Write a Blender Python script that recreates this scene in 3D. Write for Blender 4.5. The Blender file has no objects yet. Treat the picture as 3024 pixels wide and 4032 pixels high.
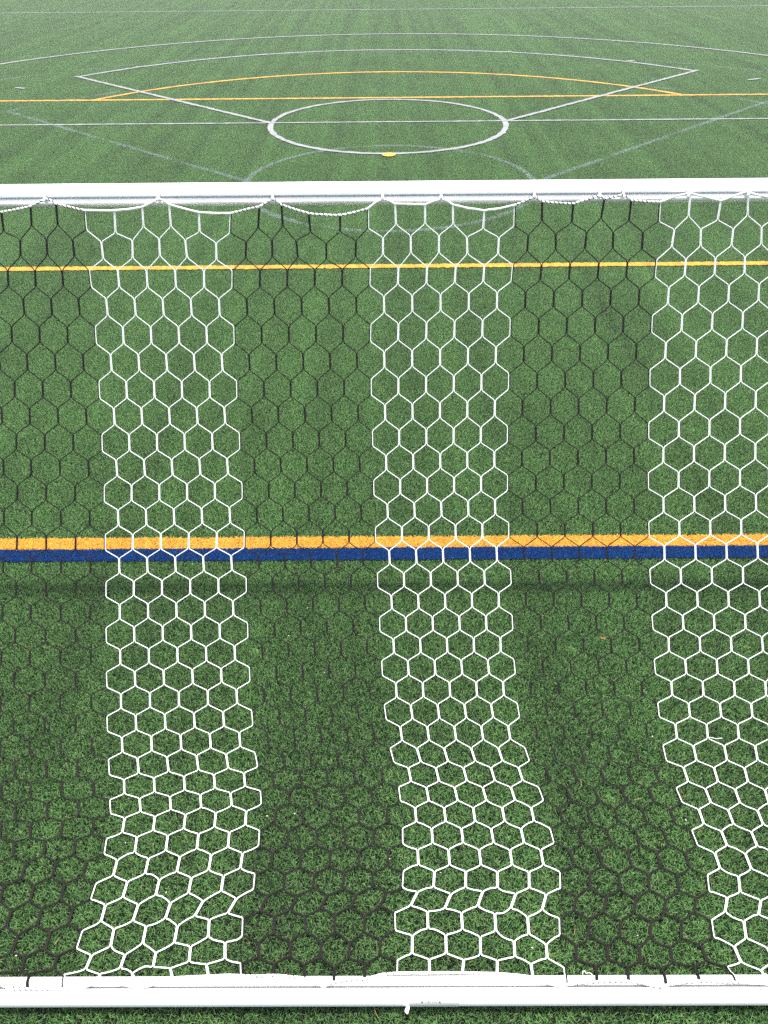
import bpy, bmesh, math, random
import numpy as np
from mathutils import Vector, Matrix
random.seed(7)
RNG = np.random.default_rng(11)
scene = bpy.context.scene
C = scene.collection

# ------------------------------------------------------------------ camera calibration
# world: X to the right along the goal line, Y into the field, Z up; turf surface at Z = 0
F_PX, PITCH, YAW, ROLL = 2853.3, 0.694639, -0.00622940, -0.0101010
CAM = np.array([-0.0670, -3.9106, 3.5997])
cp, sp = math.cos(PITCH), math.sin(PITCH)
FW = np.array([math.sin(YAW)*cp, math.cos(YAW)*cp, -sp])
_r = np.array([math.cos(YAW), -math.sin(YAW), 0.0])
_u = np.cross(_r, FW)
RT = _r*math.cos(ROLL) + _u*math.sin(ROLL)
UP = -_r*math.sin(ROLL) + _u*math.cos(ROLL)

def ray(u, v):
    return FW + RT*((u-1512)/F_PX) - UP*((v-2016)/F_PX)
def ground(u, v, z=0.0):
    d = ray(u, v); t = (z-CAM[2])/d[2]
    return CAM + d*t

cam_d = bpy.data.cameras.new('camera'); cam = bpy.data.objects.new('camera', cam_d); C.objects.link(cam)
cam_d.sensor_fit = 'VERTICAL'; cam_d.sensor_height = 36.0; cam_d.lens = F_PX/4032*36.0
cam_d.clip_start = 0.05; cam_d.clip_end = 3000
M = Matrix(((RT[0], UP[0], -FW[0], CAM[0]), (RT[1], UP[1], -FW[1], CAM[1]), (RT[2], UP[2], -FW[2], CAM[2]), (0, 0, 0, 1)))
cam.matrix_world = M
scene.camera = cam

# ------------------------------------------------------------------ helpers
def link(name, mesh, mats, parent=None):
    o = bpy.data.objects.new(name, mesh); C.objects.link(o)
    for m in (mats if isinstance(mats, (list, tuple)) else [mats]):
        mesh.materials.append(m)
    if parent is not None: o.parent = parent
    return o
def tag(o, label=None, cat=None, group=None, kind=None):
    if label: o['label'] = label
    if cat: o['category'] = cat
    if group: o['group'] = group
    if kind: o['kind'] = kind
    return o
def empty(name, loc):
    o = bpy.data.objects.new(name, None); C.objects.link(o); o.location = loc; o.empty_display_size = .2
    return o

class MB:
    def __init__(s): s.v = []; s.f = []; s.m = []
    def poly(s, pts, mat=0):
        b = len(s.v); s.v += [tuple(p) for p in pts]; s.f.append(tuple(range(b, b+len(pts)))); s.m.append(mat)
    def tube(s, pts, r, n=6, mat=0, cap=True):
        pts = [np.asarray(p, float) for p in pts]
        if len(pts) < 2: return
        rs = r if isinstance(r, (list, tuple)) else [r]*len(pts)
        t = [pts[1]-pts[0]] + [pts[i+1]-pts[i-1] for i in range(1, len(pts)-1)] + [pts[-1]-pts[-2]]
        t = [a/(np.linalg.norm(a)+1e-12) for a in t]
        ref = np.array([0, 0, 1.0]) if abs(t[0][2]) < .9 else np.array([1.0, 0, 0])
        a = np.cross(t[0], ref); a /= np.linalg.norm(a)
        b0 = len(s.v)
        for i, p in enumerate(pts):
            a = a - t[i]*np.dot(a, t[i]); a /= np.linalg.norm(a)+1e-12
            b = np.cross(t[i], a)
            k = 1.0
            for j in range(n):
                th = 2*math.pi*j/n
                s.v.append(tuple(p + (a*math.cos(th) + b*math.sin(th))*rs[i]*k))
        for i in range(len(pts)-1):
            for j in range(n):
                q = b0+i*n
                s.f.append((q+j, q+(j+1) % n, q+n+(j+1) % n, q+n+j)); s.m.append(mat)
        if cap:
            s.f.append(tuple(b0+j for j in reversed(range(n)))); s.m.append(mat)
            e = b0+(len(pts)-1)*n
            s.f.append(tuple(e+j for j in range(n))); s.m.append(mat)
    def box(s, c, d, mat=0, rot=None):
        c = np.asarray(c, float); h = np.asarray(d, float)/2
        P = [np.array([x, y, z])*h for x in (-1, 1) for y in (-1, 1) for z in (-1, 1)]
        if rot is not None: P = [np.array(rot @ Vector(p)) for p in P]
        b = len(s.v); s.v += [tuple(p+c) for p in P]
        for f in ((0, 1, 3, 2), (4, 6, 7, 5), (0, 4, 5, 1), (2, 3, 7, 6), (0, 2, 6, 4), (1, 5, 7, 3)):
            s.f.append(tuple(b+i for i in f)); s.m.append(mat)
    def build(s, name, mats, parent=None, smooth=True):
        me = bpy.data.meshes.new(name); me.from_pydata(s.v, [], s.f); me.update()
        o = link(name, me, mats, parent)
        me.polygons.foreach_set('material_index', s.m)
        if smooth:
            me.polygons.foreach_set('use_smooth', [True]*len(me.polygons))
            try: me.set_sharp_from_angle(angle=math.radians(38))
            except Exception: pass
        return o

# ------------------------------------------------------------------ materials
def mat(name):
    m = bpy.data.materials.new(name); m.use_nodes = True
    nt = m.node_tree; return m, nt, nt.nodes['Principled BSDF'], nt.nodes, nt.links
def noise_color(name, stops, scale=20, rough=.5, detail=4, spec=.4, bump=0, bump_scale=200, coord='Object', stretch=(1, 1, 1)):
    m, nt, p, N, L = mat(name)
    tc = N.new('ShaderNodeTexCoord'); mp = N.new('ShaderNodeMapping'); mp.inputs['Scale'].default_value = stretch
    L.new(tc.outputs[coord], mp.inputs[0])
    nz = N.new('ShaderNodeTexNoise'); nz.inputs['Scale'].default_value = scale; nz.inputs['Detail'].default_value = detail
    L.new(mp.outputs[0], nz.inputs['Vector'])
    cr = N.new('ShaderNodeValToRGB'); el = cr.color_ramp.elements
    while len(el) < len(stops): el.new(.5)
    for e, (pos, col) in zip(el, stops): e.position = pos; e.color = (*col, 1)
    L.new(nz.outputs['Fac'], cr.inputs[0]); L.new(cr.outputs[0], p.inputs['Base Color'])
    p.inputs['Roughness'].default_value = rough; p.inputs['Specular IOR Level'].default_value = spec
    if bump:
        n2 = N.new('ShaderNodeTexNoise'); n2.inputs['Scale'].default_value = bump_scale; L.new(tc.outputs[coord], n2.inputs['Vector'])
        b = N.new('ShaderNodeBump'); b.inputs['Strength'].default_value = bump; b.inputs['Distance'].default_value = .002
        L.new(n2.outputs['Fac'], b.inputs['Height']); L.new(b.outputs[0], p.inputs['Normal'])
    return m

def fibre(name, stops, rough=.5, spec=.26, streak=True, world_amp=.22, gain=1.0):
    """turf fibre: per-blade tint from the mesh attribute, broad wear from world noise"""
    m, nt, p, N, L = mat(name)
    at = N.new('ShaderNodeAttribute'); at.attribute_name = 'tint'
    cr = N.new('ShaderNodeValToRGB'); el = cr.color_ramp.elements
    while len(el) < len(stops): el.new(.5)
    for e, (pos, col) in zip(el, stops): e.position = pos; e.color = (*[c*gain for c in col], 1)
    L.new(at.outputs['Fac'], cr.inputs[0])
    g = N.new('ShaderNodeNewGeometry')
    def wn(scale, stretch, detail=3):
        mp = N.new('ShaderNodeMapping'); mp.inputs['Scale'].default_value = stretch
        L.new(g.outputs['Position'], mp.inputs[0])
        n = N.new('ShaderNodeTexNoise'); n.inputs['Scale'].default_value = scale; n.inputs['Detail'].default_value = detail
        L.new(mp.outputs[0], n.inputs['Vector']); return n.outputs['Fac']
    a = wn(1.0, (2.6, .05, 0)); b = wn(.9, (1, 1, 0), 5); c = wn(6.0, (1, 1, 0), 3)
    def mth(op, x, y):
        n = N.new('ShaderNodeMath'); n.operation = op
        for i, q in enumerate((x, y)):
            if isinstance(q, (int, float)): n.inputs[i].default_value = q
            else: L.new(q, n.inputs[i])
        return n.outputs[0]
    s = mth('ADD', mth('MULTIPLY', mth('SUBTRACT', a, .5), 2.4 if streak else 0), mth('MULTIPLY', mth('SUBTRACT', b, .5), 1.3))
    s = mth('ADD', s, mth('MULTIPLY', mth('SUBTRACT', c, .5), .9))
    k = mth('ADD', 1.0, mth('MULTIPLY', s, world_amp*2))
    mx = N.new('ShaderNodeVectorMath'); mx.operation = 'SCALE'
    L.new(cr.outputs[0], mx.inputs[0]); L.new(k, mx.inputs['Scale'])
    L.new(mx.outputs[0], p.inputs['Base Color'])
    p.inputs['Roughness'].default_value = rough; p.inputs['Specular IOR Level'].default_value = spec
    return m

M_turf = fibre('turf_fibre', [(0, (.019, .052, .012)), (.25, (.034, .096, .021)), (.55, (.059, .152, .034)), (.82, (.100, .215, .053)), (.94, (.18, .26, .080)), (1, (.22, .21, .11))], gain=.97)
M_yellow = fibre('yellow_fibre', [(0, (.20, .08, .004)), (.35, (.48, .225, .008)), (.75, (.68, .35, .016)), (1, (.74, .50, .12))], streak=False, world_amp=.1)
M_blue = fibre('blue_fibre', [(0, (.0005, .006, .028)), (.5, (.001, .023, .108)), (.9, (.002, .046, .20)), (1, (.01, .085, .24))], spec=.03, rough=.7, streak=False, world_amp=.1)
M_white = fibre('white_fibre', [(0, (.11, .12, .115)), (.5, (.165, .17, .171)), (1, (.215, .215, .218))], streak=False, world_amp=.12)
M_faded = fibre('faded_fibre', [(0, (.13, .19, .155)), (.5, (.20, .265, .225)), (1, (.28, .34, .31))], streak=False, world_amp=.2)
M_rubber = noise_color('rubber_infill', [(.3, (.004, .005, .004)), (.6, (.007, .009, .006)), (.8, (.020, .022, .016))], scale=260, rough=.95, spec=.04)
M_ground = noise_color('far_turf', [(.3, (.04, .09, .03)), (.7, (.06, .125, .04))], scale=.6, rough=.8, spec=.2)
M_paint = noise_color('white_powder_coat', [(.0, (.70, .70, .69)), (.42, (.79, .79, .785)), (1, (.83, .83, .83))], scale=7, rough=.38, detail=8, spec=.45, stretch=(.35, 1, 1))
M_clip = noise_color('white_plastic', [(.2, (.74, .74, .74)), (.8, (.82, .82, .82))], scale=60, rough=.35)
M_cordw = noise_color('white_cord', [(.25, (.66, .66, .65)), (.7, (.80, .80, .80))], scale=90, rough=.75, spec=.2, bump=.5, bump_scale=500)
M_cordb = noise_color('black_cord', [(.25, (.007, .006, .0055)), (.7, (.018, .0155, .014))], scale=90, rough=.75, spec=.08, bump=.5, bump_scale=500)
M_label = noise_color('label_film', [(.3, (.72, .72, .70)), (.7, (.80, .80, .79))], scale=40, rough=.3)
M_print = noise_color('label_print', [(.3, (.05, .05, .05)), (.7, (.10, .10, .10))], scale=80, rough=.5)
M_labelgrey = noise_color('label_grey_band', [(.3, (.42, .43, .42)), (.6, (.55, .55, .53))], scale=120, rough=.4)
M_straw = noise_color('dry_straw', [(.3, (.26, .22, .07)), (.7, (.36, .32, .13))], scale=60, rough=.7)
M_leaf = noise_color('dry_leaf', [(.3, (.16, .05, .015)), (.7, (.30, .11, .03))], scale=60, rough=.7)
M_chip = noise_color('pale_husk', [(.3, (.50, .44, .32)), (.7, (.66, .62, .52))], scale=60, rough=.7)

# ------------------------------------------------------------------ ground and turf
def sheet(name, x0, x1, y0, y1, z, m):
    mb = MB(); mb.poly([(x0, y0, z), (x1, y0, z), (x1, y1, z), (x0, y1, z)])
    return mb.build(name, m, smooth=False)
tag(sheet('ground', -800, 800, -800, 800, -.040, M_ground), kind='structure')
tag(sheet('rubber_infill', -40, 40, -9, 52, -.030, M_rubber), kind='structure')

def blades_mesh(name, roots, ztop, length, width, lean=(.25, 1.0), base=-.028, dirs=None, nseg=3):
    """many curved tapered fibres; roots (n,2)"""
    n = len(roots)
    az = RNG.uniform(0, 2*math.pi, n) if dirs is None else dirs
    h = (ztop-base) * RNG.uniform(.62, 1.0, n)
    reach = length * RNG.uniform(lean[0], lean[1], n)
    w = width * RNG.uniform(.7, 1.25, n)
    curl = RNG.uniform(-.9, .9, n)
    ts = np.linspace(0, 1, nseg+1)
    V = np.zeros((n, (nseg+1)*2, 3))
    wa = az + math.pi/2 + RNG.uniform(-.6, .6, n)
    for i, t in enumerate(ts):
        a = az + curl*t
        r = reach*t**1.5
        zz = base + h*np.sin(min(1.0, t*1.15)*math.pi/2) - h*.22*max(0, t-.7)*RNG.uniform(0, 3, n)
        cx = roots[:, 0] + np.cos(a)*r; cy = roots[:, 1] + np.sin(a)*r
        ww = w*(1-.75*t**3)/2
        V[:, 2*i, 0] = cx - np.cos(wa)*ww; V[:, 2*i, 1] = cy - np.sin(wa)*ww; V[:, 2*i, 2] = zz
        V[:, 2*i+1, 0] = cx + np.cos(wa)*ww; V[:, 2*i+1, 1] = cy + np.sin(wa)*ww; V[:, 2*i+1, 2] = zz
    k = (nseg+1)*2
    fb = np.array([[2*i, 2*i+1, 2*i+3, 2*i+2] for i in range(nseg)])
    Fc = (fb[None] + (np.arange(n)*k)[:, None, None]).reshape(-1, 4)
    tint = np.clip(RNG.beta(2.0, 2.2, n) + (RNG.random(n) < .05)*.5, 0, 1)
    T = np.repeat(tint, k)
    return V.reshape(-1, 3), Fc, T
def np_mesh(name, parts):
    vs = []; fs = []; ts = []; b = 0
    for V, Fc, T in parts:
        vs.append(V); fs.append(Fc+b); ts.append(T); b += len(V)
    V = np.concatenate(vs); Fc = np.concatenate(fs); T = np.concatenate(ts)
    me = bpy.data.meshes.new(name)
    me.vertices.add(len(V)); me.vertices.foreach_set('co', V.astype(np.float32).ravel())
    me.loops.add(Fc.size); me.loops.foreach_set('vertex_index', Fc.astype(np.int32).ravel())
    me.polygons.add(len(Fc)); me.polygons.foreach_set('loop_start', np.arange(0, Fc.size, 4, dtype=np.int32))
    try: me.polygons.foreach_set('loop_total', np.full(len(Fc), 4, dtype=np.int32))
    except Exception: pass
    me.update(calc_edges=True); me.validate()
    a = me.attributes.new('tint', 'FLOAT', 'POINT'); a.data.foreach_set('value', T.astype(np.float32))
    return me

# one square metre of turf, instanced over the pitch by geometry nodes (one object of stuff)
PS = 1.0
ng_ = 62; nt_ = ng_*ng_
gx, gy_ = np.meshgrid(np.arange(ng_), np.arange(ng_))
tuft = ((np.stack([gx.ravel(), gy_.ravel()], 1)+.5+RNG.uniform(-.42, .42, (nt_, 2)))/ng_-.5)*PS
roots = np.repeat(tuft, 8, 0) + RNG.normal(0, .007, (nt_*8, 2))
patch = blades_mesh('p', roots, .006, .032, .0019, lean=(.03, .62), base=-.030)
stray = blades_mesh('s', RNG.uniform(-PS/2, PS/2, (5200, 2)), .008, .031, .0018, lean=(.5, 1.1), base=-.020)
stray = (stray[0], stray[1], np.clip(stray[2]*.5+.38, 0, 1))
me = np_mesh('grass', [patch, stray])
grass = link('grass', me, M_turf); tag(grass, 'green synthetic turf fibres covering the whole pitch', None, kind='stuff')
ng = bpy.data.node_groups.new('turf_tiles', 'GeometryNodeTree')
ng.interface.new_socket('Geometry', in_out='INPUT', socket_type='NodeSocketGeometry')
ng.interface.new_socket('Geometry', in_out='OUTPUT', socket_type='NodeSocketGeometry')
N, L = ng.nodes, ng.links
gi = N.new('NodeGroupInput'); go = N.new('NodeGroupOutput')
YA, YB, XH = -6, 50, 34
gr = N.new('GeometryNodeMeshGrid')
gr.inputs['Size X'].default_value = 2*XH; gr.inputs['Size Y'].default_value = YB-YA
gr.inputs['Vertices X'].default_value = 2*XH+1; gr.inputs['Vertices Y'].default_value = YB-YA+1
tr = N.new('GeometryNodeTransform'); tr.inputs['Translation'].default_value = (0, (YA+YB)/2, 0)
L.new(gr.outputs['Mesh'], tr.inputs['Geometry'])
pos = N.new('GeometryNodeInputPosition'); sep = N.new('ShaderNodeSeparateXYZ'); L.new(pos.outputs[0], sep.inputs[0])
def mth(op, a, b=None):
    n = N.new('ShaderNodeMath'); n.operation = op
    for i, q in enumerate((a, b)):
        if q is None: continue
        if isinstance(q, (int, float)): n.inputs[i].default_value = q
        else: L.new(q, n.inputs[i])
    return n.outputs[0]
lim = mth('ADD', mth('MULTIPLY', mth('ADD', sep.outputs['Y'], 6.0), .52), 6.5)
sel = mth('GREATER_THAN', mth('ABSOLUTE', sep.outputs['X']), lim)
dl = N.new('GeometryNodeDeleteGeometry'); dl.domain = 'POINT'
L.new(tr.outputs[0], dl.inputs['Geometry']); L.new(sel, dl.inputs['Selection'])
rv = N.new('FunctionNodeRandomValue'); rv.data_type = 'INT'
ins = [s for s in rv.inputs if s.type == 'INT' and s.name in ('Min', 'Max')]
ins[0].default_value = 0; ins[1].default_value = 3
out = [s for s in rv.outputs if s.type == 'INT'][0]
cx = N.new('ShaderNodeCombineXYZ'); L.new(mth('MULTIPLY', out, math.pi/2), cx.inputs['Z'])
io = N.new('GeometryNodeInstanceOnPoints')
L.new(dl.outputs[0], io.inputs['Points']); L.new(gi.outputs[0], io.inputs['Instance']); L.new(cx.outputs[0], io.inputs['Rotation'])
L.new(io.outputs[0], go.inputs[0])
mod = grass.modifiers.new('turf_tiles', 'NODES'); mod.node_group = ng

# ------------------------------------------------------------------ field markings
_zi = [0]
def strip(path, w, step, jit, z, tl=.25, th=.85):
    """a ribbon along a path with rough edges -> (V, F, T)"""
    P = [np.asarray(path[0], float)]
    for a, b in zip(path[:-1], path[1:]):
        a, b = np.asarray(a, float), np.asarray(b, float); n = max(1, int(np.linalg.norm(b-a)/step))
        P += [a+(b-a)*(i+1)/n for i in range(n)]
    P = np.array(P); t = np.gradient(P, axis=0); t /= np.linalg.norm(t, axis=1)[:, None]
    nn = np.stack([-t[:, 1], t[:, 0]], 1); n = len(P)
    j1 = RNG.normal(0, jit, n); j2 = RNG.normal(0, jit, n)
    A = P + nn*(w/2+j1)[:, None]; B = P - nn*(w/2+j2)[:, None]
    V = np.zeros((2*n, 3)); V[0::2, :2] = A; V[1::2, :2] = B; V[:, 2] = z + RNG.normal(0, .0006, 2*n)
    i = np.arange(n-1)
    Fc = np.stack([2*i, 2*i+1, 2*i+3, 2*i+2], 1)
    return (V, Fc, RNG.uniform(tl, th, 2*n)), P, nn
def marking(name, path, w, m, label, cat='field line', step=.08, jit=.006, fibres=0, solid=True, fz=.012, cover=1.0):
    _zi[0] += 1
    z = .0025 + .0009*_zi[0]
    s, P, nn = strip(path, w, step, jit, z, *((.0, .25) if fibres >= 25000 else ((.10, .40) if m is M_yellow else (.25, .85))))
    parts = [s] if solid else []
    if fibres:
        seg = np.linalg.norm(np.diff(P, axis=0), axis=1); Lg = seg.sum(); n = int(Lg*w*fibres)
        cum = np.concatenate([[0], np.cumsum(seg)])
        q = RNG.uniform(0, Lg, n); x = np.interp(q, cum, P[:, 0]); y = np.interp(q, cum, P[:, 1])
        nx = np.interp(q, cum, nn[:, 0]); ny = np.interp(q, cum, nn[:, 1])
        o = RNG.uniform(-w/2, w/2, n)
        if not solid:      # worn paint: patchy survival along the line
            keep = (np.sin(q*2.1+1)+np.sin(q*5.3)+np.sin(q*.8+2)+RNG.normal(0, 1.2, n)) > cover
            x, y, nx, ny, o = x[keep], y[keep], nx[keep], ny[keep], o[keep]
        r = np.stack([x+nx*o, y+ny*o], 1)
        parts.append(blades_mesh('f', r, fz, .022, .003, base=(-.006 if solid else -.012), nseg=2))
    o = link(name, np_mesh(name, parts), m)
    return tag(o, label, cat, kind='structure')
def arc(cx, cy, r, a0, a1, n=120):
    return [(cx+r*math.cos(math.radians(a0+(a1-a0)*i/n)), cy+r*math.sin(math.radians(a0+(a1-a0)*i/n))) for i in range(n+1)]

# football, yellow
marking('yellow_goal_line', [(-16, .0575), (16, .0575)], .118, M_yellow, 'yellow goal line beside the blue stripe', step=.012, jit=.006, fibres=30000, fz=.017)
marking('blue_end_line', [(-16, -.066), (16, -.066)], .124, M_blue, 'dark blue stripe along the yellow goal line', step=.012, jit=.005, fibres=30000, fz=.016)
marking('yellow_goal_area_line', [(-9.1, 5.43), (9.1, 5.43)], .118, M_yellow, 'yellow line beyond the crossbar seen through the net', step=.03, jit=.007, fibres=9000, fz=.014)
marking('yellow_penalty_area_line', [(-20, 16.40), (20, 16.40)], .13, M_yellow, 'straight yellow line behind the white crease circle', jit=.006, step=.06)
h = math.degrees(math.asin((16.46-10.97)/9.09))
marking('yellow_penalty_arc', arc(0, 10.97, 9.09, h, 180-h), .13, M_yellow, 'yellow arc rising from the straight yellow line', jit=.006)
mbs = [(math.cos(a)*.128, math.sin(a)*.128) for a in np.linspace(0, 2*math.pi, 33)]
_zi[0] += 2
V = np.array([(0, 10.97, .0165)] + [(x, 10.97+y, .0165) for x, y in mbs[:-1]])
Fq = np.array([[0, 1+i, 1+(i+1) % 32, 1+(i+2) % 32] for i in range(0, 32, 2)])
tag(link('yellow_penalty_spot', np_mesh('yellow_penalty_spot', [(V, Fq, np.full(len(V), .42))]), M_yellow), 'small yellow spot at the near edge of the white circle', 'field marking', kind='structure')
# lacrosse, white
CY = 13.62
marking('white_crease_circle', arc(0, CY, 2.545, 0, 360, 160), .115, M_white, 'white crease circle', jit=.009, step=.06, fibres=6000, fz=.012)
marking('white_crease_line', [(-22, CY+.12), (22, CY+.12)], .08, M_white, 'thin white line through the crease circle', jit=.008)
k8 = 10.62
pl, pr = (-8.80, 19.76), (8.80, 19.86)
al = math.degrees(math.atan2(pl[1]-CY, pl[0])); ar = math.degrees(math.atan2(pr[1]-CY, pr[0]))
marking('white_fan_arc', [pr] + arc(0, CY, k8, ar, al) + [pl], .135, M_white, 'white arc joining the two slanting white lines', jit=.009)
marking('white_fan_line', [(-2.57, CY+.1), pl], .11, M_white, 'slanting white line left of the crease circle', jit=.009)
marking('white_fan_line', [(2.57, CY+.1), pr], .11, M_white, 'slanting white line right of the crease circle', jit=.009)
marking('white_outer_arc', arc(0.05, CY-.15, 14.68, 15, 165), .14, M_white, 'outermost white arc', jit=.008)
marking('white_restraining_line', [(-34, 36.6), (34, 36.6)], .12, M_white, 'farthest straight white line', jit=.006)
for (u0, v0, u1, v1, w) in ((62, 347, 98, 350.5, .11), (2946, 316.5, 2992, 311.5, .11)):
    a, b = ground(u0, v0)[:2], ground(u1, v1)[:2]
    marking('white_hash_mark', [a, b], w, M_white, 'short white dash %s' % ('left of the slanting white lines' if u0 < 1500 else 'right of the slanting white lines'), 'field marking', jit=.005)
for (u, v, tx) in ((549, 266, 'far left'), (1030, 218.5, 'left of centre'), (1999, 207.5, 'right of centre'), (2482, 243, 'far right')):
    a = ground(u-16, v)[:2]; b = ground(u+16, v-1)[:2]
    marking('white_hash_mark', [a, b], .16, M_white, 'tiny white tick on the white fan arc, ' + tx, 'field marking', jit=.01)
# the older, worn set nearer the goal
FY = 9.22
fad = dict(fibres=14000, solid=False, fz=.019, jit=.0)
marking('faded_crease_circle', arc(0, FY, 2.46, 0, 360, 160), .10, M_faded, 'faded white circle partly hidden by the crossbar', cover=-1.3, **fad)
marking('faded_fan_line', [(-2.45, FY+.1), (-8.9, 15.15)], .10, M_faded, 'faded slanting line running to the left', cover=-1.0, **fad)
marking('faded_fan_line', [(2.62, FY+.05), (9.0, 15.55)], .10, M_faded, 'faded slanting line running to the right', cover=-1.0, **fad)
marking('faded_fan_arc', arc(0, FY, 10.75, 34, 52), .10, M_faded, 'faded arc piece at the right end of the worn fan', cover=.6, **fad)
marking('faded_fan_arc', arc(0, FY, 10.75, 130, 146), .10, M_faded, 'faded arc piece at the left end of the worn fan', cover=.2, **fad)
marking('faded_outer_arc', arc(0, FY, 14.75, 20, 160), .09, M_faded, 'faded outer arc close under the white fan arc', cover=.4, **fad)

# ------------------------------------------------------------------ the goal
goal = empty('soccer_goal', (0, 0, 0))
tag(goal, 'white aluminium soccer goal seen from behind, with round crossbar and ground bar', 'soccer goal')
RC = .0545
XC = (0.0, -.010, 2.479)      # crossbar axis
XB = (0.0, -2.845, .056)      # rear ground bar axis
def bar_section(kind):
    """closed outline in units of the radius: x = groove side, z = across"""
    if kind == 'top':
        pts = [(.883, .469), (.945, .13), (.58, .13), (.58, -.08), (.89, -.08), (1.08, -.37), (1.06, -.52), (.86, -.68)]
    else:
        pts = [(.90, .42), (.955, .20), (.975, .08), (.86, .08), (.86, .30), (.35, .30), (.35, -.32), (.86, -.32), (.86, -.10), (.975, -.10), (.99, -.30), (.90, -.45)]
    a0 = math.degrees(math.atan2(pts[-1][1], pts[-1][0])); a1 = math.degrees(math.atan2(pts[0][1], pts[0][0]))
    n = 28; a_s, a_e = a0, a1-360
    rr0 = math.hypot(*pts[-1]); rr1 = math.hypot(*pts[0])
    for i in range(1, n):
        t = i/n; a = math.radians(a_s+(a_e-a_s)*t)
        r = 1+(rr0-1)*max(0, 1-t*5)+(rr1-1)*max(0, 1-(1-t)*5)
        pts.append((r*math.cos(a), r*math.sin(a)))
    return pts
def bar(name, axis, kind, x0, x1):
    pts = bar_section(kind); mb = MB(); n = len(pts)
    xs = [x0, x1]
    for x in xs:
        for (g, z) in pts:
            if kind == 'top': mb.v.append((x, axis[1]-g*RC, axis[2]+z*RC))
            else: mb.v.append((x, axis[1]+z*RC, axis[2]+g*RC))
    for j in range(n):
        mb.f.append((j, (j+1) % n, n+(j+1) % n, n+j)); mb.m.append(0)
    mb.f.append(tuple(range(n))); mb.m.append(0); mb.f.append(tuple(reversed(range(n, 2*n)))); mb.m.append(0)
    o = mb.build(name, M_paint, goal)
    bm = bmesh.new(); bm.from_mesh(o.data); bmesh.ops.recalc_face_normals(bm, faces=bm.faces); bm.to_mesh(o.data); bm.free()
    o.data.set_sharp_from_angle(angle=math.radians(24))
    return o
crossbar = bar('crossbar', XC, 'top', -3.70, 3.70)
rear_bar = bar('rear_bar', XB, 'rear', -3.70, 3.70)
for sx in (-1, 1):
    mb = MB(); mb.tube([(sx*3.757, XC[1], -.02), (sx*3.757, XC[1], 2.53)], .056, 24); mb.build('post', M_paint, goal)
    mb = MB(); mb.tube([(sx*3.757, XC[1]-.058, .06), (sx*3.757, XB[1]-.05, .06)], .054, 24); mb.build('side_bar', M_paint, goal)

# ------------------------------------------------------------------ net: node positions
S = 1000/1659.0
OFF = {'T0': (0, 660), 'T1': (1000, 660), 'T2': (2024, 660), 'A': (0, 1000), 'B': (1000, 1000), 'C': (2024, 1000),
       'P': (0, 1700), 'Q': (1000, 1700), 'R': (2024, 1700), 'D': (0, 2050), 'E': (1000, 2050), 'F': (2024, 2050),
       'G': (0, 2800), 'H': (1000, 2800), 'I': (2024, 2800), 'J': (0, 3500), 'K': (1000, 3500), 'L': (2024, 3500)}
def n_(c, x, y): return (OFF[c][0]+x*S, OFF[c][1]+y*S)
def lst(c0, cols):
    return [(c0+i, n_(c, a, b), n_(c, d, e)) for i, (c, a, b, d, e) in enumerate(cols)]
EV = {}
EV[0] = lst(-3, [('T0', 8, 290, 25, 420), ('T0', 200, 262, 207, 385), ('T0', 365, 235, 378, 380), ('T0', 553, 283, 563, 408),
    ('T0', 748, 290, 755, 428), ('T0', 930, 265, 938, 390), ('T0', 1105, 245, 1117, 387), ('T0', 1300, 302, 1304, 422), ('T0', 1507, 303, 1503, 430),
    ('T1', 35, 265, 27, 398), ('T1', 180, 248, 188, 385), ('T1', 358, 308, 370, 425), ('T1', 562, 318, 563, 422), ('T1', 745, 265, 745, 398),
    ('T1', 922, 235, 928, 375), ('T1', 1118, 240, 1118, 370), ('T1', 1299, 245, 1301, 372), ('T1', 1504, 288, 1497, 402), ('T2', 5, 255, 2, 383),
    ('T2', 183, 230, 183, 352), ('T2', 387, 240, 376, 363), ('T2', 590, 205, 568, 335), ('T2', 765, 220, 750, 350), ('T2', 953, 232, 945, 353),
    ('T2', 1150, 180, 1140, 320), ('T2', 1350, 220, 1330, 345), ('T2', 1530, 165, 1525, 315), ('T2', 1725, 205, 1712, 335)])
OD = {}
OD[0] = lst(-2.5, [('T0', 132, 467, 135, 582), ('T0', 303, 460, 310, 575), ('T0', 473, 465, 487, 585), ('T0', 662, 483, 675, 600), ('T0', 865, 473, 867, 593),
    ('T0', 1040, 463, 1045, 580), ('T0', 1210, 470, 1222, 590), ('T0', 1412, 490, 1414, 605), ('T0', 1608, 482, 1605, 595),
    ('T1', 118, 467, 120, 587), ('T1', 275, 475, 287, 590), ('T1', 472, 490, 473, 603), ('T1', 666, 473, 664, 590), ('T1', 843, 455, 843, 572),
    ('T1', 1024, 443, 1025, 560), ('T1', 1209, 440, 1208, 560), ('T1', 1391, 452, 1394, 567), ('T1', 1600, 455, 1594, 568),
    ('T2', 93, 437, 86, 550), ('T2', 272, 428, 272, 543), ('T2', 475, 418, 462, 535), ('T2', 648, 415, 645, 533), ('T2', 842, 418, 835, 535),
    ('T2', 1047, 402, 1030, 520), ('T2', 1220, 400, 1218, 515), ('T2', 1432, 397, 1420, 512), ('T2', 1617, 385, 1615, 503)])
def bnd(*a):      # columns -3, 0, 5, 10, 15, 20, 23
    return [(c, n_(*q[:3]), n_(q[0], q[3], q[4])) for c, q in zip((-3, 0, 5, 10, 15, 20, 23), a)]
EV[1] = bnd(('T0', 50, 665, 55, 780), ('T0', 582, 668, 595, 783), ('T0', 1519, 670, 1519, 788), ('B', 757, 92, 754, 207), ('T2', -7, 634, -16, 744), ('C', 930, 38, 918, 152), ('C', 1508, 15, 1505, 130))
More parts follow.
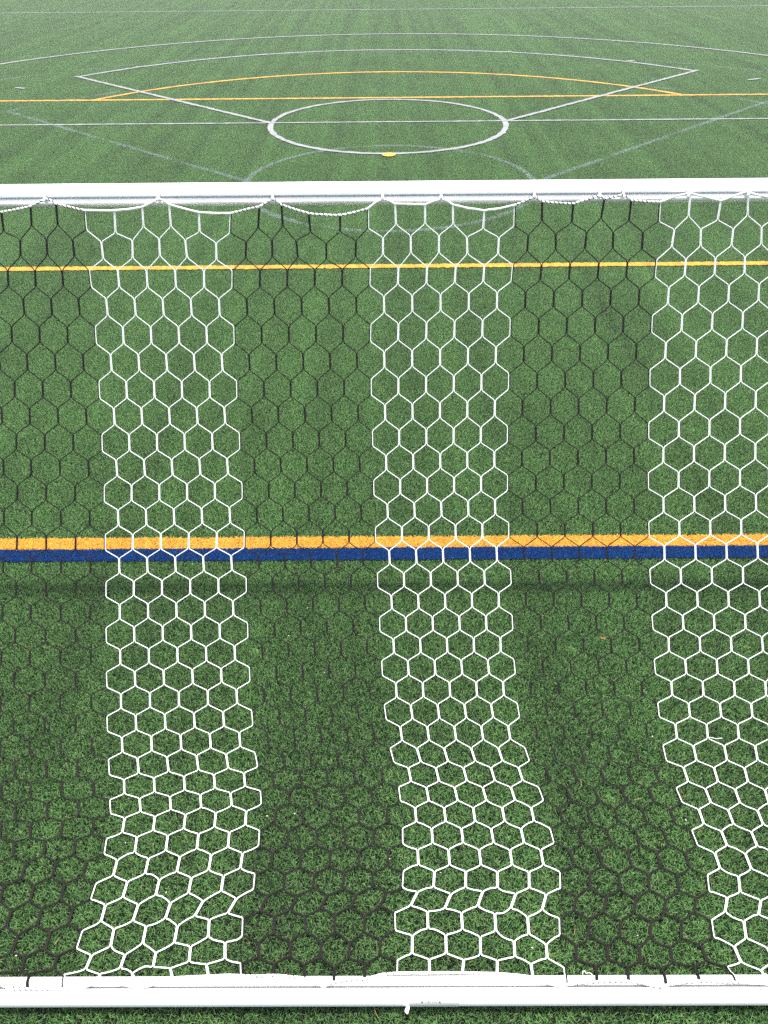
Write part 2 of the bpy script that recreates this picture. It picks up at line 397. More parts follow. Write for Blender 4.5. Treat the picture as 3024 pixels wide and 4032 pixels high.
EV[2] = bnd(('A', 75, 468, 78, 580), ('A', 620, 475, 627, 588), ('A', 1530, 472, 1534, 587), ('B', 761, 460, 758, 573), ('C', -22, 421, -24, 534), ('C', 901, 403, 895, 513), ('C', 1495, 378, 1491, 490))
EV[3] = bnd(('A', 95, 828, 97, 937), ('A', 644, 832, 649, 945), ('A', 1549, 830, 1551, 940), ('B', 763, 817, 763, 923), ('C', -32, 778, -33, 884), ('C', 885, 757, 884, 863), ('C', 1482, 728, 1481, 838))
EV[4] = bnd(('A', 107, 1173, 107, 1280), ('A', 663, 1180, 665, 1290), ('A', 1566, 1168, 1570, 1277), ('B', 771, 1155, 772, 1255), ('B', 1659, 1125, 1658, 1230), ('C', 877, 1103, 876, 1205), ('C', 1476, 1073, 1476, 1180))
EV[5] = bnd(('P', 114, 345, 113, 447), ('P', 679, 350, 678, 458), ('P', 1584, 333, 1586, 437), ('Q', 779, 317, 780, 415), ('Q', 1659, 283, 1659, 385), ('R', 874, 268, 874, 372), ('R', 1476, 247, 1476, 355))
EV[6] = bnd(('P', 112, 675, 110, 772), ('P', 685, 672, 685, 775), ('P', 1599, 650, 1598, 757), ('Q', 790, 627, 792, 720), ('Q', 1667, 594, 1668, 692), ('R', 877, 590, 879, 687), ('R', 1483, 573, 1485, 675))
EV[7] = bnd(('D', 107, 397, 106, 497), ('D', 690, 400, 689, 498), ('D', 1611, 373, 1612, 468), ('E', 803, 345, 806, 437), ('F', -20, 322, -15, 415), ('F', 883, 318, 889, 413), ('F', 1494, 303, 1497, 410))
EV[8] = bnd(('D', 100, 703, 98, 800), ('D', 690, 700, 692, 798), ('D', 1620, 668, 1623, 765), ('E', 817, 632, 820, 725), ('F', -10, 616, -4, 712), ('F', 897, 620, 905, 713), ('F', 1508, 612, 1513, 708))
EV[9] = bnd(('D', 93, 992, 92, 1095), ('D', 692, 990, 696, 1090), ('D', 1632, 957, 1636, 1050), ('E', 831, 915, 836, 1013), ('F', 2, 905, 12, 1000), ('F', 912, 907, 921, 1002), ('F', 1528, 905, 1535, 1003))
EV[10] = bnd(('G', 88, 42, 90, 145), ('G', 696, 33, 699, 133), ('D', 1647, 1240, 1655, 1337), ('E', 848, 1203, 861, 1300), ('F', 24, 1193, 40, 1285), ('F', 935, 1190, 946, 1283), ('F', 1548, 1192, 1558, 1285))
EV[11] = bnd(('G', 92, 330, 95, 432), ('G', 705, 315, 712, 418), ('H', 10, 270, 28, 365), ('H', 886, 242, 912, 335), ('I', 73, 237, 104, 325), ('I', 969, 223, 992, 325), ('I', 1574, 225, 1592, 322))
EV[12] = bnd(('G', 99, 605, 102, 705), ('G', 714, 580, 720, 672), ('H', 45, 520, 52, 606), ('H', 942, 497, 955, 590), ('I', 162, 495, 195, 582), ('I', 1055, 502, 1096, 597), ('I', 1637, 512, 1665, 602))
EV[13] = bnd(('G', 92, 852, 85, 950), ('G', 694, 832, 677, 935), ('H', 40, 780, 33, 880), ('H', 967, 765, 968, 865), ('I', 238, 767, 265, 862), ('I', 1157, 778, 1196, 877), ('I', 1745, 790, 1785, 888))
EV[14] = bnd(('G', 22, 1135, 0, 1245), ('G', 624, 1125, 589, 1230), ('H', 10, 1062, 0, 1165), ('H', 973, 1045, 965, 1150), ('I', 303, 1050, 307, 1158), ('I', 1259, 1072, 1271, 1178), ('I', 1880, 1088, 1890, 1193))
EV[15] = lst(-3, [('J', -92, 310, -140, 432), ('J', 118, 297, 75, 415), ('J', 328, 282, 295, 395), ('J', 535, 272, 497, 388), ('J', 745, 260, 722, 378), ('J', 955, 243, 932, 358), ('J', 1160, 240, 1138, 355), ('J', 1367, 200, 1360, 315), ('J', 1590, 188, 1587, 305),
    ('K', 133, 180, 132, 293), ('K', 332, 175, 340, 290), ('K', 527, 172, 530, 285), ('K', 722, 168, 720, 283), ('K', 916, 157, 920, 272), ('K', 1133, 147, 1137, 260), ('K', 1355, 155, 1362, 268), ('K', 1573, 160, 1580, 275),
    ('L', 88, 182, 97, 298), ('L', 300, 192, 303, 303), ('L', 493, 195, 487, 302), ('L', 697, 205, 690, 310), ('L', 897, 208, 890, 320), ('L', 1095, 208, 1092, 322), ('L', 1287, 205, 1303, 318), ('L', 1500, 210, 1517, 325), ('L', 1712, 218, 1730, 332)])
OD[14] = lst(-2.5, [('J', 72, 140, 40, 245), ('J', 275, 122, 240, 238), ('J', 475, 120, 445, 230), ('J', 690, 103, 660, 213), ('J', 905, 100, 868, 210), ('J', 1115, 90, 1080, 195), ('J', 1328, 78, 1272, 178), ('J', 1545, 62, 1487, 160),
    ('K', 88, 45, 38, 148), ('K', 285, 40, 235, 137), ('K', 478, 38, 432, 130), ('K', 672, 32, 628, 125), ('K', 868, 20, 820, 115), ('K', 1070, 18, 1022, 112), ('K', 1288, 32, 1245, 130), ('K', 1495, 15, 1460, 115),
    ('L', 12, 30, -22, 128), ('L', 210, 35, 183, 137), ('L', 410, 45, 390, 145), ('L', 603, 52, 585, 152), ('L', 797, 60, 783, 158), ('L', 993, 65, 980, 160), ('L', 1190, 58, 1175, 155), ('L', 1393, 55, 1378, 152), ('L', 1612, 73, 1597, 170)])
OD[15] = lst(-1.5, [('J', 160, 445, 140, 540), ('J', 375, 437, 345, 528), ('J', 600, 432, 560, 525), ('J', 817, 428, 785, 520), ('J', 1018, 415, 1000, 512), ('J', 1245, 375, 1235, 478), ('J', 1470, 348, 1470, 458),
    ('K', 30, 345, 28, 448), ('K', 237, 340, 240, 440), ('K', 437, 350, 440, 455), ('K', 625, 350, 620, 455), ('K', 825, 328, 822, 435), ('K', 1035, 303, 1033, 425), ('K', 1253, 300, 1256, 422), ('K', 1478, 312, 1480, 432),
    ('L', 0, 340, 5, 445), ('L', 210, 360, 217, 455), ('L', 408, 365, 405, 460), ('L', 613, 372, 610, 460), ('L', 820, 378, 825, 470), ('L', 1020, 378, 1035, 475), ('L', 1222, 368, 1258, 468), ('L', 1437, 375, 1482, 478)])
EV[16] = lst(-1, [('J', 190, 552, 180, 650), ('J', 413, 560, 415, 650), ('J', 650, 555, 650, 600), ('J', 865, 548, 872, 640), ('J', 1112, 518, 1125, 575), ('J', 1348, 492, 1362, 570), ('J', 1575, 485, 1578, 566),
    ('K', 128, 490, 126, 560), ('K', 328, 492, 330, 578), ('K', 525, 512, 522, 605), ('K', 725, 492, 722, 585), ('K', 933, 467, 931, 548), ('K', 1145, 460, 1147, 548), ('K', 1370, 462, 1362, 548), ('K', 1590, 468, 1588, 552),
    ('L', 110, 490, 123, 572), ('L', 330, 515, 342, 625), ('L', 537, 500, 542, 605), ('L', 742, 508, 748, 602), ('L', 968, 515, 992, 625), ('L', 1175, 505, 1212, 600), ('L', 1390, 508, 1453, 608), ('L', 1612, 530, 1665, 620)])
NE = 16
def interp(rows, col, w):
    xs = [r[0] for r in rows]
    i = 0
    while i < len(xs)-2 and col > xs[i+1]: i += 1
    a, b = rows[i], rows[i+1]; t = (col-a[0])/(b[0]-a[0])
    return (a[1+w][0]+(b[1+w][0]-a[1+w][0])*t, a[1+w][1]+(b[1+w][1]-a[1+w][1])*t)
def px(kind, row, w, col):
    """photo position of a twine joint: kind e/o row, w=0 upper end, 1 lower end"""
    if kind == 'e': return interp(EV[row], col, w)
    if row in OD: return interp(OD[row], col, w)
    a = interp(EV[row], col, 1); b = interp(EV[row+1], col, 0)
    La = interp(EV[row], col, 1)[1]-interp(EV[row], col, 0)[1]; Lb = interp(EV[row+1], col, 1)[1]-interp(EV[row+1], col, 0)[1]
    g = b[1]-a[1]; Lm = (La+Lb)/2; f = max(.12, (g-Lm)/2/g)
    if w: f = 1-f
    return (a[0]+(b[0]-a[0])*f, a[1]+(b[1]-a[1])*f)

# the hanging curve of the net, crossbar to turf (Y, Z)
GZ = .010
PROF = [(-.078, 2.475), (-.135, 2.315), (-.20, 2.15), (-.32, 1.86), (-.46, 1.585), (-.61, 1.33), (-.75, 1.085), (-.895, .855), (-1.045, .655), (-1.20, .475), (-1.36, .305), (-1.53, .150), (-1.65, .062), (-1.76, .020), (-1.88, GZ), (-3.2, GZ)]
def on_net(u, v):
    d = ray(u, v)
    for (y0, z0), (y1, z1) in zip(PROF[:-1], PROF[1:]):
        # CAM + d t on the segment's plane
        ny, nz = (z1-z0), -(y1-y0)
        t = ((y0-CAM[1])*ny+(z0-CAM[2])*nz)/(d[1]*ny+d[2]*nz)
        p = CAM+d*t
        s = ((p[1]-y0)*(y1-y0)+(p[2]-z0)*(z1-z0))/((y1-y0)**2+(z1-z0)**2)
        if (s >= 0 or y0 == PROF[0][0]) and s <= 1: return p
    return p
RB = RC+.0045
def push_out(p, r=RB):
    q = np.array(p, float); dy, dz = q[1]-XB[1], q[2]-XB[2]; n = math.hypot(dy, dz)
    if n < r: q[1] = XB[1]+dy/n*r; q[2] = XB[2]+dz/n*r
    return q
def on_rear_bar(u, v, r=RC+.007):
    d = ray(u, v); o = CAM
    a = d[1]**2+d[2]**2; b = 2*(d[1]*(o[1]-XB[1])+d[2]*(o[2]-XB[2])); c = (o[1]-XB[1])**2+(o[2]-XB[2])**2-r*r
    D = b*b-4*a*c
    t = (-b-math.sqrt(D))/(2*a) if D > 0 else -b/(2*a)
    return o+d*t
CL, CR = -3, 23.5
W0 = .15
def node(kind, row, w, col):
    c = min(CR, max(CL, col))
    u, v = px(kind, row, w, c)
    if kind == 'e' and row == NE and w == 1: p = on_rear_bar(u, v)
    else: p = on_net(u, v)
    if col != c:
        p = p + np.array([(col-c)*W0, 0, 0])
        if col > c+.01 or col < c-.01:
            p = p + np.array([0, 0, 0.0])
    if row >= NE-1: p = push_out(p)
    return p

net = empty('goal_net', (0, -.078, 2.475))
tag(net, 'hexagonal goal net in white and black bands hanging from the crossbar to the ground bar', 'goal net')
def child(o):
    o.matrix_parent_inverse = net.matrix_world.inverted(); return o
bpy.context.view_layer.update()
RS = .0027
def rnd_curve(a, b, amp):
    m = (a+b)/2 + np.array([RNG.normal(0, amp), RNG.normal(0, amp), 0]); return m
slack = {}
def diag_mid(key, a, b, rowf):
    if rowf < 12: return []
    if key not in slack:
        amp = .003 if rowf < 14 else .0048
        slack[key] = np.array([RNG.normal(0, amp), RNG.normal(0, amp), 0])
    d = slack[key]
    return [a+(b-a)*.33+d*.9, a+(b-a)*.67+d*.6]
def strand(mb, k, ko, se, so, r=RS):
    """one twine zigzagging between even column k and odd column ko"""
    oe = np.array([se*RS*.96, 0, 0]); oo = np.array([so*RS*.96, 0, 0]); P = []
    for e in range(NE+1):
        a = node('e', e, 0, k)+oe; b = node('e', e, 1, k)+oe
        if P and e > 0:
            P += diag_mid((e, k, ko, 1), P[-1], a, e-.3)
        if e < NE:
            P += [a, b]
            c = node('o', e, 0, ko)+oo; d = node('o', e, 1, ko)+oo
            P += diag_mid((e, k, ko, 0), b, c, e+.2) + [c, d]
        else:
            P.append(a)
            for t in (.2, .4, .6, .8): P.append(push_out(a+(b-a)*t))
            P.append(b)
    # small bends at the joints
    Q = [P[0]]
    for i in range(1, len(P)-1):
        for nb, s in ((P[i-1], 0), (P[i+1], 1)):
            d = nb-P[i]; n = np.linalg.norm(d); Q.append(P[i]+d/n*min(.006, n*.2))
    Q.append(P[-1])
    n = len(Q); gr_ = .45 if r > RS else .24
    mb.tube(Q, [r*(.94+gr_*min(1, max(0, (i/n-.55)/.25))) for i in range(n)], 6)   # lower twine thickened, standing in for contact shadow and blur
K0, K1 = -10, 35
for b in range(-2, 7):
    white = (b % 2 == 0)
    mb = MB()
    for k in range(5*b, 5*b+5):
        strand(mb, k, k+.5, +1, -1, RS if white else .0031); strand(mb, k+1, k+.5, -1, +1, RS if white else .0031)
    o = child(mb.build('mesh_band', M_cordw if white else M_cordb, net))
    o['label'] = ('white' if white else 'black') + ' band of hexagonal mesh'

# border ropes
def zpoly(*segs):
    out = []
    for c, pts in segs: out += [n_(c, x, y) for x, y in pts]
    return out
TOPR = zpoly(('T0', [(0, 292), (100, 275), (200, 252), (258, 222), (303, 204), (330, 212), (362, 235), (450, 256), (550, 278), (650, 281), (745, 281), (840, 272), (930, 258), (990, 228), (1042, 206), (1070, 215), (1105, 240), (1200, 268), (1300, 293), (1400, 299), (1510, 298), (1659, 262)]),
    ('T1', [(35, 256), (85, 224), (123, 206), (145, 215), (180, 243), (270, 274), (358, 300), (460, 309), (560, 311), (650, 294), (740, 269), (800, 224), (842, 206), (880, 215), (922, 237), (1020, 239), (1120, 240), (1170, 220), (1221, 204), (1260, 216), (1299, 242), (1400, 266), (1504, 280), (1600, 268)]),
    ('T2', [(0, 246), (60, 222), (130, 191), (160, 206), (183, 222), (280, 230), (385, 235), (450, 216), (558, 182), (575, 190), (592, 205), (640, 192), (706, 177), (735, 188), (765, 212), (860, 220), (953, 224), (1040, 192), (1143, 166), (1220, 186), (1350, 216), (1420, 190), (1518, 158), (1600, 182), (1659, 190)]))
BOTR = zpoly(('J', [(0, 622), (40, 645), (80, 657), (180, 652), (300, 654), (415, 653), (530, 650), (650, 603), (760, 615), (872, 642), (922, 648), (980, 632), (1125, 583), (1240, 575), (1362, 569), (1500, 563), (1659, 569)]),
    ('K', [(126, 564), (230, 572), (330, 582), (400, 618), (452, 636), (522, 608), (620, 594), (722, 588), (830, 560), (931, 550), (1040, 549), (1147, 549), (1260, 548), (1362, 549), (1480, 550), (1588, 554), (1659, 558)]),
    ('L', [(60, 568), (123, 576), (220, 616), (300, 636), (342, 628), (440, 612), (542, 606), (650, 602), (748, 603), (830, 612), (900, 632), (962, 640), (1000, 628), (1100, 612), (1212, 602), (1330, 606), (1453, 610), (1560, 616), (1659, 622)]))
top_pts = [on_net(u, v) for u, v in TOPR]
bot_pts = [on_rear_bar(u, v) for u, v in BOTR]
def extend(pts, zfun):
    a, b = pts[0], pts[-1]
    n = int((a[0]+3.62)/.15); left = [np.array([a[0]-(i+1)*.15, *zfun(i, a)]) for i in range(n)]
    n = int((3.62-b[0])/.15); right = [np.array([b[0]+(i+1)*.15, *zfun(i, b)]) for i in range(n)]
    return left[::-1] + pts + right
ztop = lambda i, p: ((-.075, 2.470) if i % 2 == 0 else (-.098, 2.405))
zbot = lambda i, p: (p[1], p[2])
top_pts = extend(top_pts, ztop); bot_pts = extend(bot_pts, zbot)
def col_x(x, row):     # which band a rope point belongs to, from the joints of that row
    ks = list(range(-10, 36)); xs = [node('e', row, 0, k)[0] for k in ks]
    return float(np.interp(x, xs, ks))
for pts, row in ((top_pts, 0), (bot_pts, NE)):
    mb = MB(); fine = [pts[0]]
    for a, b in zip(pts[:-1], pts[1:]):
        n = max(1, int(np.linalg.norm(b-a)/.02)); fine += [a+(b-a)*(i+1)/n+np.array([0, 0, RNG.normal(0, .0004)]) for i in range(n)]
    rr = [.0055*RNG.uniform(.88, 1.12) for _ in fine]
    mb.tube(fine, rr, 8)
    rope = child(mb.build('border_rope', M_cordw, net))
    # black twine spirals round the rope along the black bands
    run = []; cum = 0.0; prev = None
    def flush():
        global run
        if len(run) > 3:
            lb = MB(); lb.tube(run, .0024 if row == 0 else .0018, 5)
            lo = lb.build('lacing_twine', M_cordb, rope)
            lo['label'] = 'black twine wound round the white border rope'
        run = []
    dense = []
    for a, b in zip(fine[:-1], fine[1:]):
        n = max(1, int(np.linalg.norm(b-a)/.004)); dense += [a+(b-a)*i/n for i in range(n)]
    cs = np.array([col_x(p[0], row) for p in dense[::20]])
    cs = np.interp(np.arange(len(dense)), np.arange(0, len(dense), 20), cs)
    for i, p in enumerate(dense):
        if math.floor(cs[i]/5) % 2 == 1:
            th = i*.004/.021*2*math.pi + .6*math.sin(i*.05)
            run.append(p+np.array([0, math.cos(th)*.0056, math.sin(th)*.0056]))
        else: flush()
    flush()

# loose ends of twine
def thread(pts, z, name='loose_thread'):
    mb = MB(); mb.tube([ground(u, v, z+.004*math.sin(i)) for i, (u, v) in enumerate(pts)], .0014, 5)
    return child(mb.build(name, M_cordw, net))
i0 = on_net(*n_('I', 1265, 178))
mb = MB(); mb.tube([on_net(*n_('I', x, y))+np.array([0, 0, .006]) for x, y in ((1262, 178), (1290, 176), (1308, 182), (1325, 184), (1358, 180))], .0014, 5); child(mb.build('loose_thread', M_cordw, net))
thread([n_('L', x, y) for x, y in ((478, 600), (448, 560), (450, 538), (462, 535), (470, 552), (492, 545), (508, 558), (515, 575))], .055)

# ------------------------------------------------------------------ net clips in the grooves
def clip_mesh(kind):
    mb = MB()
    if kind == 'top':      # local: origin on the groove face, -Y outward, Z up
        prof = [(.016, .006), (.002, .016), (-.006, .016), (-.010, .008), (-.012, -.004), (-.022, -.010), (-.026, -.004), (-.022, .004)]
    else:
        prof = [(.016, .006), (.002, .014), (-.005, .014), (-.008, .006), (-.009, -.006), (-.005, -.014), (.002, -.015), (.006, -.009)]
    pts = [np.array([0, y, z]) for y, z in prof]
    w = .014
    for s in (-1, 1):
        pass
    # flat hook: a ribbon with thickness
    for (a, b) in zip(pts[:-1], pts[1:]):
        d = b-a; n = np.array([0, -d[2], d[1]]); n /= np.linalg.norm(n); n *= .0022
        e = d/np.linalg.norm(d)*.0015
        P = [a-e-n, b+e-n, b+e+n, a-e+n]
        q = len(mb.v)
        for sx in (-w/2, w/2): mb.v += [tuple(p+np.array([sx, 0, 0])) for p in P]
        for f in ((0, 1, 2, 3), (7, 6, 5, 4), (0, 4, 5, 1), (1, 5, 6, 2), (2, 6, 7, 3), (3, 7, 4, 0)):
            mb.f.append(tuple(q+i for i in f)); mb.m.append(0)
    me = bpy.data.meshes.new('net_clip'); me.from_pydata(mb.v, [], mb.f); me.update(); me.materials.append(M_clip)
    return me
def x_at(u, v, y, z):      # X of the photo column u on the bar's rear/top line
    d = ray(u, v); t = np.dot(np.array([0, y, z])-CAM, np.array([0, FW[1], FW[2]]))/np.dot(d, np.array([0, FW[1], FW[2]]))
    return CAM[0]+d[0]*t
ct, cb = clip_mesh('top'), clip_mesh('rear')
gy, gz = XC[1]-RC*.93, XC[2]+.02*RC
xs = [x_at(u, 775, gy, gz) for u in (182.6, 628, 1074.5, 1507.6, 1736, 2102, 2360, 2449.6, 2713, 2939)]
xs = [-3.45, -3.1, -2.72, -2.4, xs[0]-.31] + xs + [xs[-1]+.3, 2.5, 2.85, 3.2, 3.5]
for x in xs:
    o = bpy.data.objects.new('net_clip', ct); C.objects.link(o); o.parent = crossbar
    o.location = (x, gy, gz); o.rotation_euler = (RNG.normal(0, .05), 0, RNG.normal(0, .12))
gy2, gz2 = XB[1]-.015*RC, XB[2]+RC*.95
xs = [x_at(u, 3885, gy2, gz2) for u in (48, 556, 1275.5, 2206, 2607)]
xs = [-3.4, -2.95, -2.5, -2.1] + xs + [1.75, 2.2, 2.6, 3.05, 3.45]
for x in xs:
    o = bpy.data.objects.new('net_clip', cb); C.objects.link(o); o.parent = rear_bar
    o.location = (x, gy2, gz2+.004); o.rotation_euler = (math.radians(-90)+RNG.normal(0, .05), 0, RNG.normal(0, .1))

# ------------------------------------------------------------------ warning label on the rear bar (peeling at its left end)
lab = MB()
RL = RC+.0012
def lp(x, deg, r=RL):      # point on the bar at angle deg (90 = straight up, 180 = towards the camera side)
    a = math.radians(deg); return (x, XB[1]+math.cos(a)*r, XB[2]+math.sin(a)*r)
def bar_angle(v):          # bar angle seen at photo row v
    d = ray(1700, v); a = d[1]**2+d[2]**2; b = 2*(d[1]*(CAM[1]-XB[1])+d[2]*(CAM[2]-XB[2])); c = (CAM[1]-XB[1])**2+(CAM[2]-XB[2])**2-RC**2
    D = b*b-4*a*c; t = (-b-math.sqrt(max(D, 0)))/(2*a); p = CAM+d*t
    return math.degrees(math.atan2(p[2]-XB[2], p[1]-XB[1]))
zx = 300/1659.0
lx = lambda zxpx: x_at(1560+zxpx*zx, 3945, XB[1]-.03, XB[2]+.04)
lv = lambda zy: 3880+zy*zx
a_top, a_grey, a_bot = bar_angle(lv(300)), bar_angle(lv(378)), bar_angle(lv(378))+48
def patch_q(x0, x1, a0, a1, m, r=RL, na=8, nx=2):
    for i in range(na):
        for j in range(nx):
            A, B = a0+(a1-a0)*i/na, a0+(a1-a0)*(i+1)/na; X, Y = x0+(x1-x0)*j/nx, x0+(x1-x0)*(j+1)/nx
            lab.poly([lp(X, A, r), lp(Y, A, r), lp(Y, B, r), lp(X, B, r)], m)
patch_q(lx(300), lx(1370), a_top, a_grey, 0)
patch_q(lx(285), lx(1370), a_grey+.2, a_bot, 2, RL+.0003)
patch_q(lx(130), lx(285), a_top-2, a_bot-20, 0, RL)
# peeled corner, hanging out and down beside the bar
x0, x1 = lx(165), lx(292)
c0 = np.array(lp(x0+.012, 178, RC+.002)); c1 = np.array(lp(x1, 178, RC+.002))
q = [c0, c1]
rows_ = [(c0, c1)]
for t, yy, zz in ((.35, -.010, .004), (.7, -.020, .001), (1, -.028, -.006)):
    rows_.append((c0+np.array([(-.016*min(t, .7)+.03*max(0, t-.6)), yy, zz]), c1+np.array([-.004*t-.010*max(0, t-.6), yy*.96, zz+.003*t])))
for (a, b), (c, d) in zip(rows_[:-1], rows_[1:]):
    m = np.array([0, 0, .004]); lab.poly([a, (a+b)/2+m, (c+d)/2+m, c], 0); lab.poly([(a+b)/2+m, b, d, (c+d)/2+m], 0)
    m2 = np.array([0, .0006, -.0012]); lab.poly([c+m2, (c+d)/2+m+m2, (a+b)/2+m+m2, a+m2], 0); lab.poly([(c+d)/2+m+m2, d+m2, b+m2, (a+b)/2+m+m2], 0)
# printing: text outline from the built-in font wrapped on the bar
a0, a1 = bar_angle(lv(376)), bar_angle(lv(316))
def wrap(px_, py_):        # px_: label zoom px, py_: 0 bottom..1 top of the letters
    return lp(lx(px_), a0+(a1-a0)*py_, RL+.0008)
cu = bpy.data.curves.new('t', 'FONT'); cu.body = 'WARNING'; cu.size = 1; cu.space_character = 1.1
to = bpy.data.objects.new('t', cu); C.objects.link(to); bpy.context.view_layer.update()
tm = bpy.data.meshes.new_from_object(to.evaluated_get(bpy.context.evaluated_depsgraph_get()))
tx = [v.co.x for v in tm.vertices]; ty = [v.co.y for v in tm.vertices]; X0, X1, Y0, Y1 = min(tx), max(tx), min(ty), max(ty)
for p in tm.polygons:
    lab.poly([wrap(622+(tm.vertices[i].co.x-X0)/(X1-X0)*266, (tm.vertices[i].co.y-Y0)/(Y1-Y0)) for i in p.vertices], 1)
bpy.data.objects.remove(to); bpy.data.meshes.remove(tm)
for tx0 in (532, 916):     # warning triangles with an exclamation mark
    w = 60; tip = (tx0+w/2, 1.15)
    L_, R_, T_ = (tx0, 0), (tx0+w, 0), tip
    bar_l, bar_r = tx0+w*.45, tx0+w*.55
    lab.poly([wrap(*L_), wrap(tx0+w*.43, 0), wrap(tx0+w*.43, .72), wrap(tx0+w*.43, .95)], 1)
    lab.poly([wrap(tx0+w*.57, 0), wrap(*R_), wrap(tx0+w*.57, .95), wrap(tx0+w*.57, .72)], 1)
    lab.poly([wrap(tx0+w*.43, .78), wrap(tx0+w*.57, .78), wrap(tx0+w*.57, .95), wrap(*T_), wrap(tx0+w*.43, .95)], 1)
    lab.poly([wrap(tx0+w*.43, .17), wrap(tx0+w*.57, .17), wrap(tx0+w*.57, .27), wrap(tx0+w*.43, .27)], 1)
    lab.poly([wrap(tx0+w*.43, 0), wrap(tx0+w*.57, 0), wrap(tx0+w*.57, .06), wrap(tx0+w*.43, .06)], 1)
lo = lab.build('warning_label', [M_label, M_print, M_labelgrey], rear_bar, smooth=True)
lo['label'] = 'white WARNING sticker peeling off at its left corner'

# ------------------------------------------------------------------ small litter on the turf
def straw(u, v, length, ang, bend, m, name, label, cat, w=.0016, group=None):
    c = ground(u, v, .010); mb = MB(); P = []
    for i in range(6):
        t = i/5-.5
        P.append((c[0]+math.cos(ang)*length*t-math.sin(ang)*bend*(t*t-.1), c[1]+math.sin(ang)*length*t+math.cos(ang)*bend*(t*t-.1), .012+.005*math.cos(t*4)))
    mb.tube(P, [w*.5, w*.6, w*.6, w*.55, w*.4, w*.15], 4)
    return tag(mb.build(name, m), label, cat, group)
straw(585, 2351, .06, .35, .035, M_straw, 'straw', 'bent yellow straw just below the blue stripe in the left white band', 'straw')
straw(2476, 2742, .055, -.2, .01, M_straw, 'straw', 'yellow straw behind the black mesh right of centre, below the brown leaf', 'straw')
straw(2515, 3146, .05, .25, .02, M_straw, 'straw', 'pale yellow straw under the black mesh, lower right', 'straw')
straw(2287, 3085, .05, 1.4, .012, M_straw, 'straw', 'upright yellow straw beside the black mesh, left of the pale straw', 'straw')
straw(2262, 3668, .035, 1.2, .006, M_straw, 'straw', 'short straw near the ground bar at the right edge of the middle white band', 'straw')
straw(226, 3706, .035, 1.1, .008, M_straw, 'straw', 'tan straw near the ground bar at the far left', 'straw')
straw(1474, 1843, .07, .75, .004, M_straw, 'straw', 'thin straw on the turf above the yellow goal line, near the middle', 'straw')
straw(1481, 3990, .05, -1.1, .01, M_straw, 'straw', 'brown straw in front of the ground bar', 'straw')
straw(2690, 3128, .04, -1.2, .006, M_leaf, 'twig', 'upper of the two short brown twigs inside the right white band', 'twig')
straw(2759, 3273, .04, -.9, .006, M_leaf, 'twig', 'lower of the two short brown twigs inside the right white band', 'twig')
c = ground(2374, 2514, .010); mb = MB()
for (ang, ln) in ((2.4, .022), (.7, .020), (-.4, .018), (3.4, .016)):
    a = np.array([math.cos(ang), math.sin(ang), 0]); b = np.array([-math.sin(ang), math.cos(ang), 0])
    mb.poly([c, c+a*ln*.5+b*.004+np.array([0, 0, .004]), c+a*ln+np.array([0, 0, .001]), c+a*ln*.5-b*.004+np.array([0, 0, .002])])
tag(mb.build('dry_leaf', M_leaf), 'small orange brown dry leaf under the black mesh right of centre', 'leaf')
chips = [(1137, 2504), (1211, 2394), (1277, 2647), (1832, 2284), (2248, 2338), (1052, 3213), (1160, 3204), (1533, 3382), (1735, 3436), (2700, 3228), (2569, 2900), (2096, 3732), (2511, 3683), (494, 3318), (654, 3514), (64, 3763), (2003, 3700)]
def chip_mesh():
    mb = MB(); P = [(-.005, 0), (-.002, .0024), (.003, .002), (.0055, 0), (.002, -.0024), (-.003, -.002)]
    n = len(P)
    mb.v += [(x, y, 0) for x, y in P] + [(x*.7, y*.6, .0022) for x, y in P]
    for i in range(n): mb.f.append((i, (i+1) % n, n+(i+1) % n, n+i)); mb.m.append(0)
    mb.f.append(tuple(range(n, 2*n))); mb.m.append(0); mb.f.append(tuple(reversed(range(n)))); mb.m.append(0)
    me = bpy.data.meshes.new('husk'); me.from_pydata(mb.v, [], mb.f); me.update(); me.materials.append(M_chip); return me
cm = chip_mesh()
for u, v in chips:
    o = bpy.data.objects.new('husk', cm); C.objects.link(o); p = ground(u, v, .008)
    o.location = p; o.rotation_euler = (RNG.normal(0, .25), RNG.normal(0, .25), RNG.uniform(0, 6.28))
    s = RNG.uniform(.7, 1.25); o.scale = (s, s, s)
    tag(o, 'tiny pale husk lying loose on the green turf', 'husk', 'pale husks scattered on the turf')

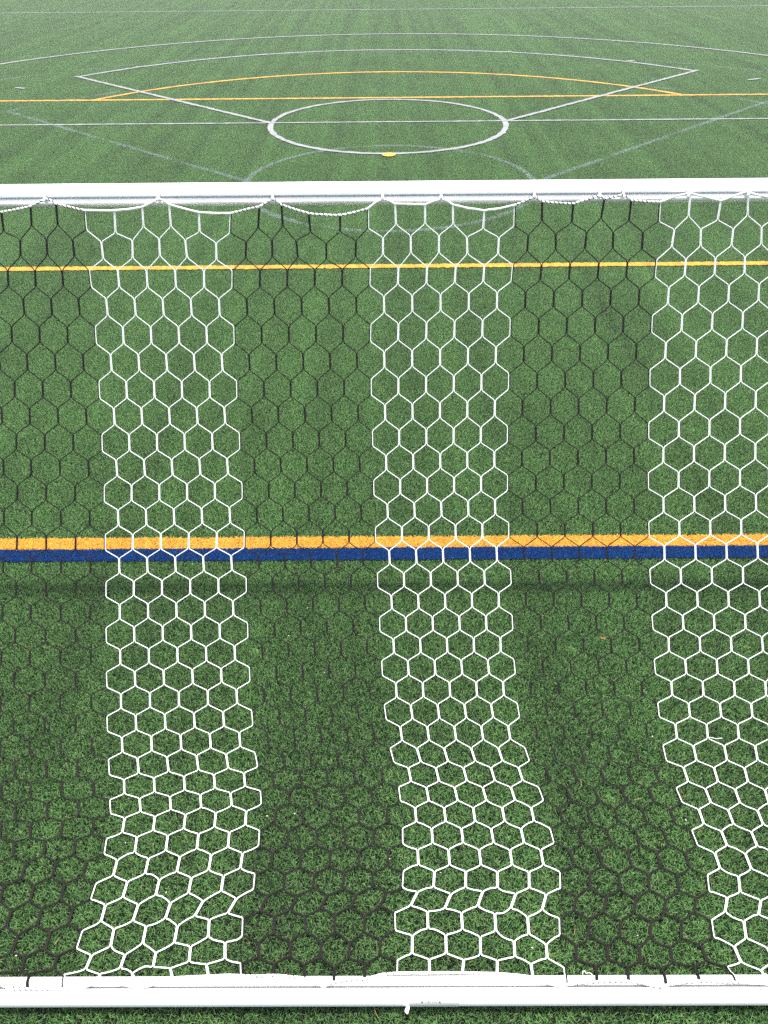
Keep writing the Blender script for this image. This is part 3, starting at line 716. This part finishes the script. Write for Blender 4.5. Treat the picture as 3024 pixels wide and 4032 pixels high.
# ------------------------------------------------------------------ added scattering volume, imitates lens veiling that pales the far turf
mb = MB(); mb.box((0, 0, (4.4-1.05)/2), (1900, 1900, 4.4+1.05))
hz = mb.build('added_veil', [], smooth=False); tag(hz, 'thin pale veil added over the pitch to lighten its far end', None, kind='stuff')
hm = bpy.data.materials.new('added_veil'); hm.use_nodes = True; hn = hm.node_tree; hn.nodes.clear()
ho = hn.nodes.new('ShaderNodeOutputMaterial'); hv = hn.nodes.new('ShaderNodeVolumePrincipled')
hv.inputs['Color'].default_value = (.93, .95, 1, 1); hv.inputs['Density'].default_value = .0016; hv.inputs['Anisotropy'].default_value = .0
hn.links.new(hv.outputs[0], ho.inputs['Volume']); hz.data.materials.append(hm)

# ------------------------------------------------------------------ light
EL, AZ = math.radians(81.3), math.radians(6)      # high sun, in front of the goal
w = bpy.data.worlds.new('World'); scene.world = w; w.use_nodes = True
wn = w.node_tree; bg = wn.nodes['Background']; sky = wn.nodes.new('ShaderNodeTexSky'); sky.sky_type = 'NISHITA'
sky.sun_disc = False; sky.sun_elevation = EL; sky.sun_rotation = AZ; sky.air_density = 1.0; sky.dust_density = 4.0; sky.ozone_density = 1.0
hs = wn.nodes.new('ShaderNodeHueSaturation'); hs.inputs['Saturation'].default_value = .55      # thin high cloud pales the blue
wn.links.new(sky.outputs[0], hs.inputs['Color']); wn.links.new(hs.outputs[0], bg.inputs['Color']); bg.inputs['Strength'].default_value = .138
sd = bpy.data.lights.new('sun', 'SUN'); sd.energy = 2.6; sd.angle = math.radians(2.5); sd.color = (1, .965, .92)
so = bpy.data.objects.new('sun', sd); C.objects.link(so)
dirv = Vector((math.sin(AZ)*math.cos(EL), math.cos(AZ)*math.cos(EL), math.sin(EL)))
so.rotation_euler = dirv.to_track_quat('Z', 'Y').to_euler(); so.location = (0, 10, 20)

scene.view_settings.view_transform = 'Standard'; scene.view_settings.look = 'None'
scene.view_settings.exposure = 1.48; scene.view_settings.gamma = 1.0
scene.view_settings.use_curve_mapping = False
scene.cycles.max_bounces = 6; scene.cycles.diffuse_bounces = 3; scene.cycles.glossy_bounces = 2
scene.cycles.use_denoising = False
scene.cycles.volume_bounces = 0
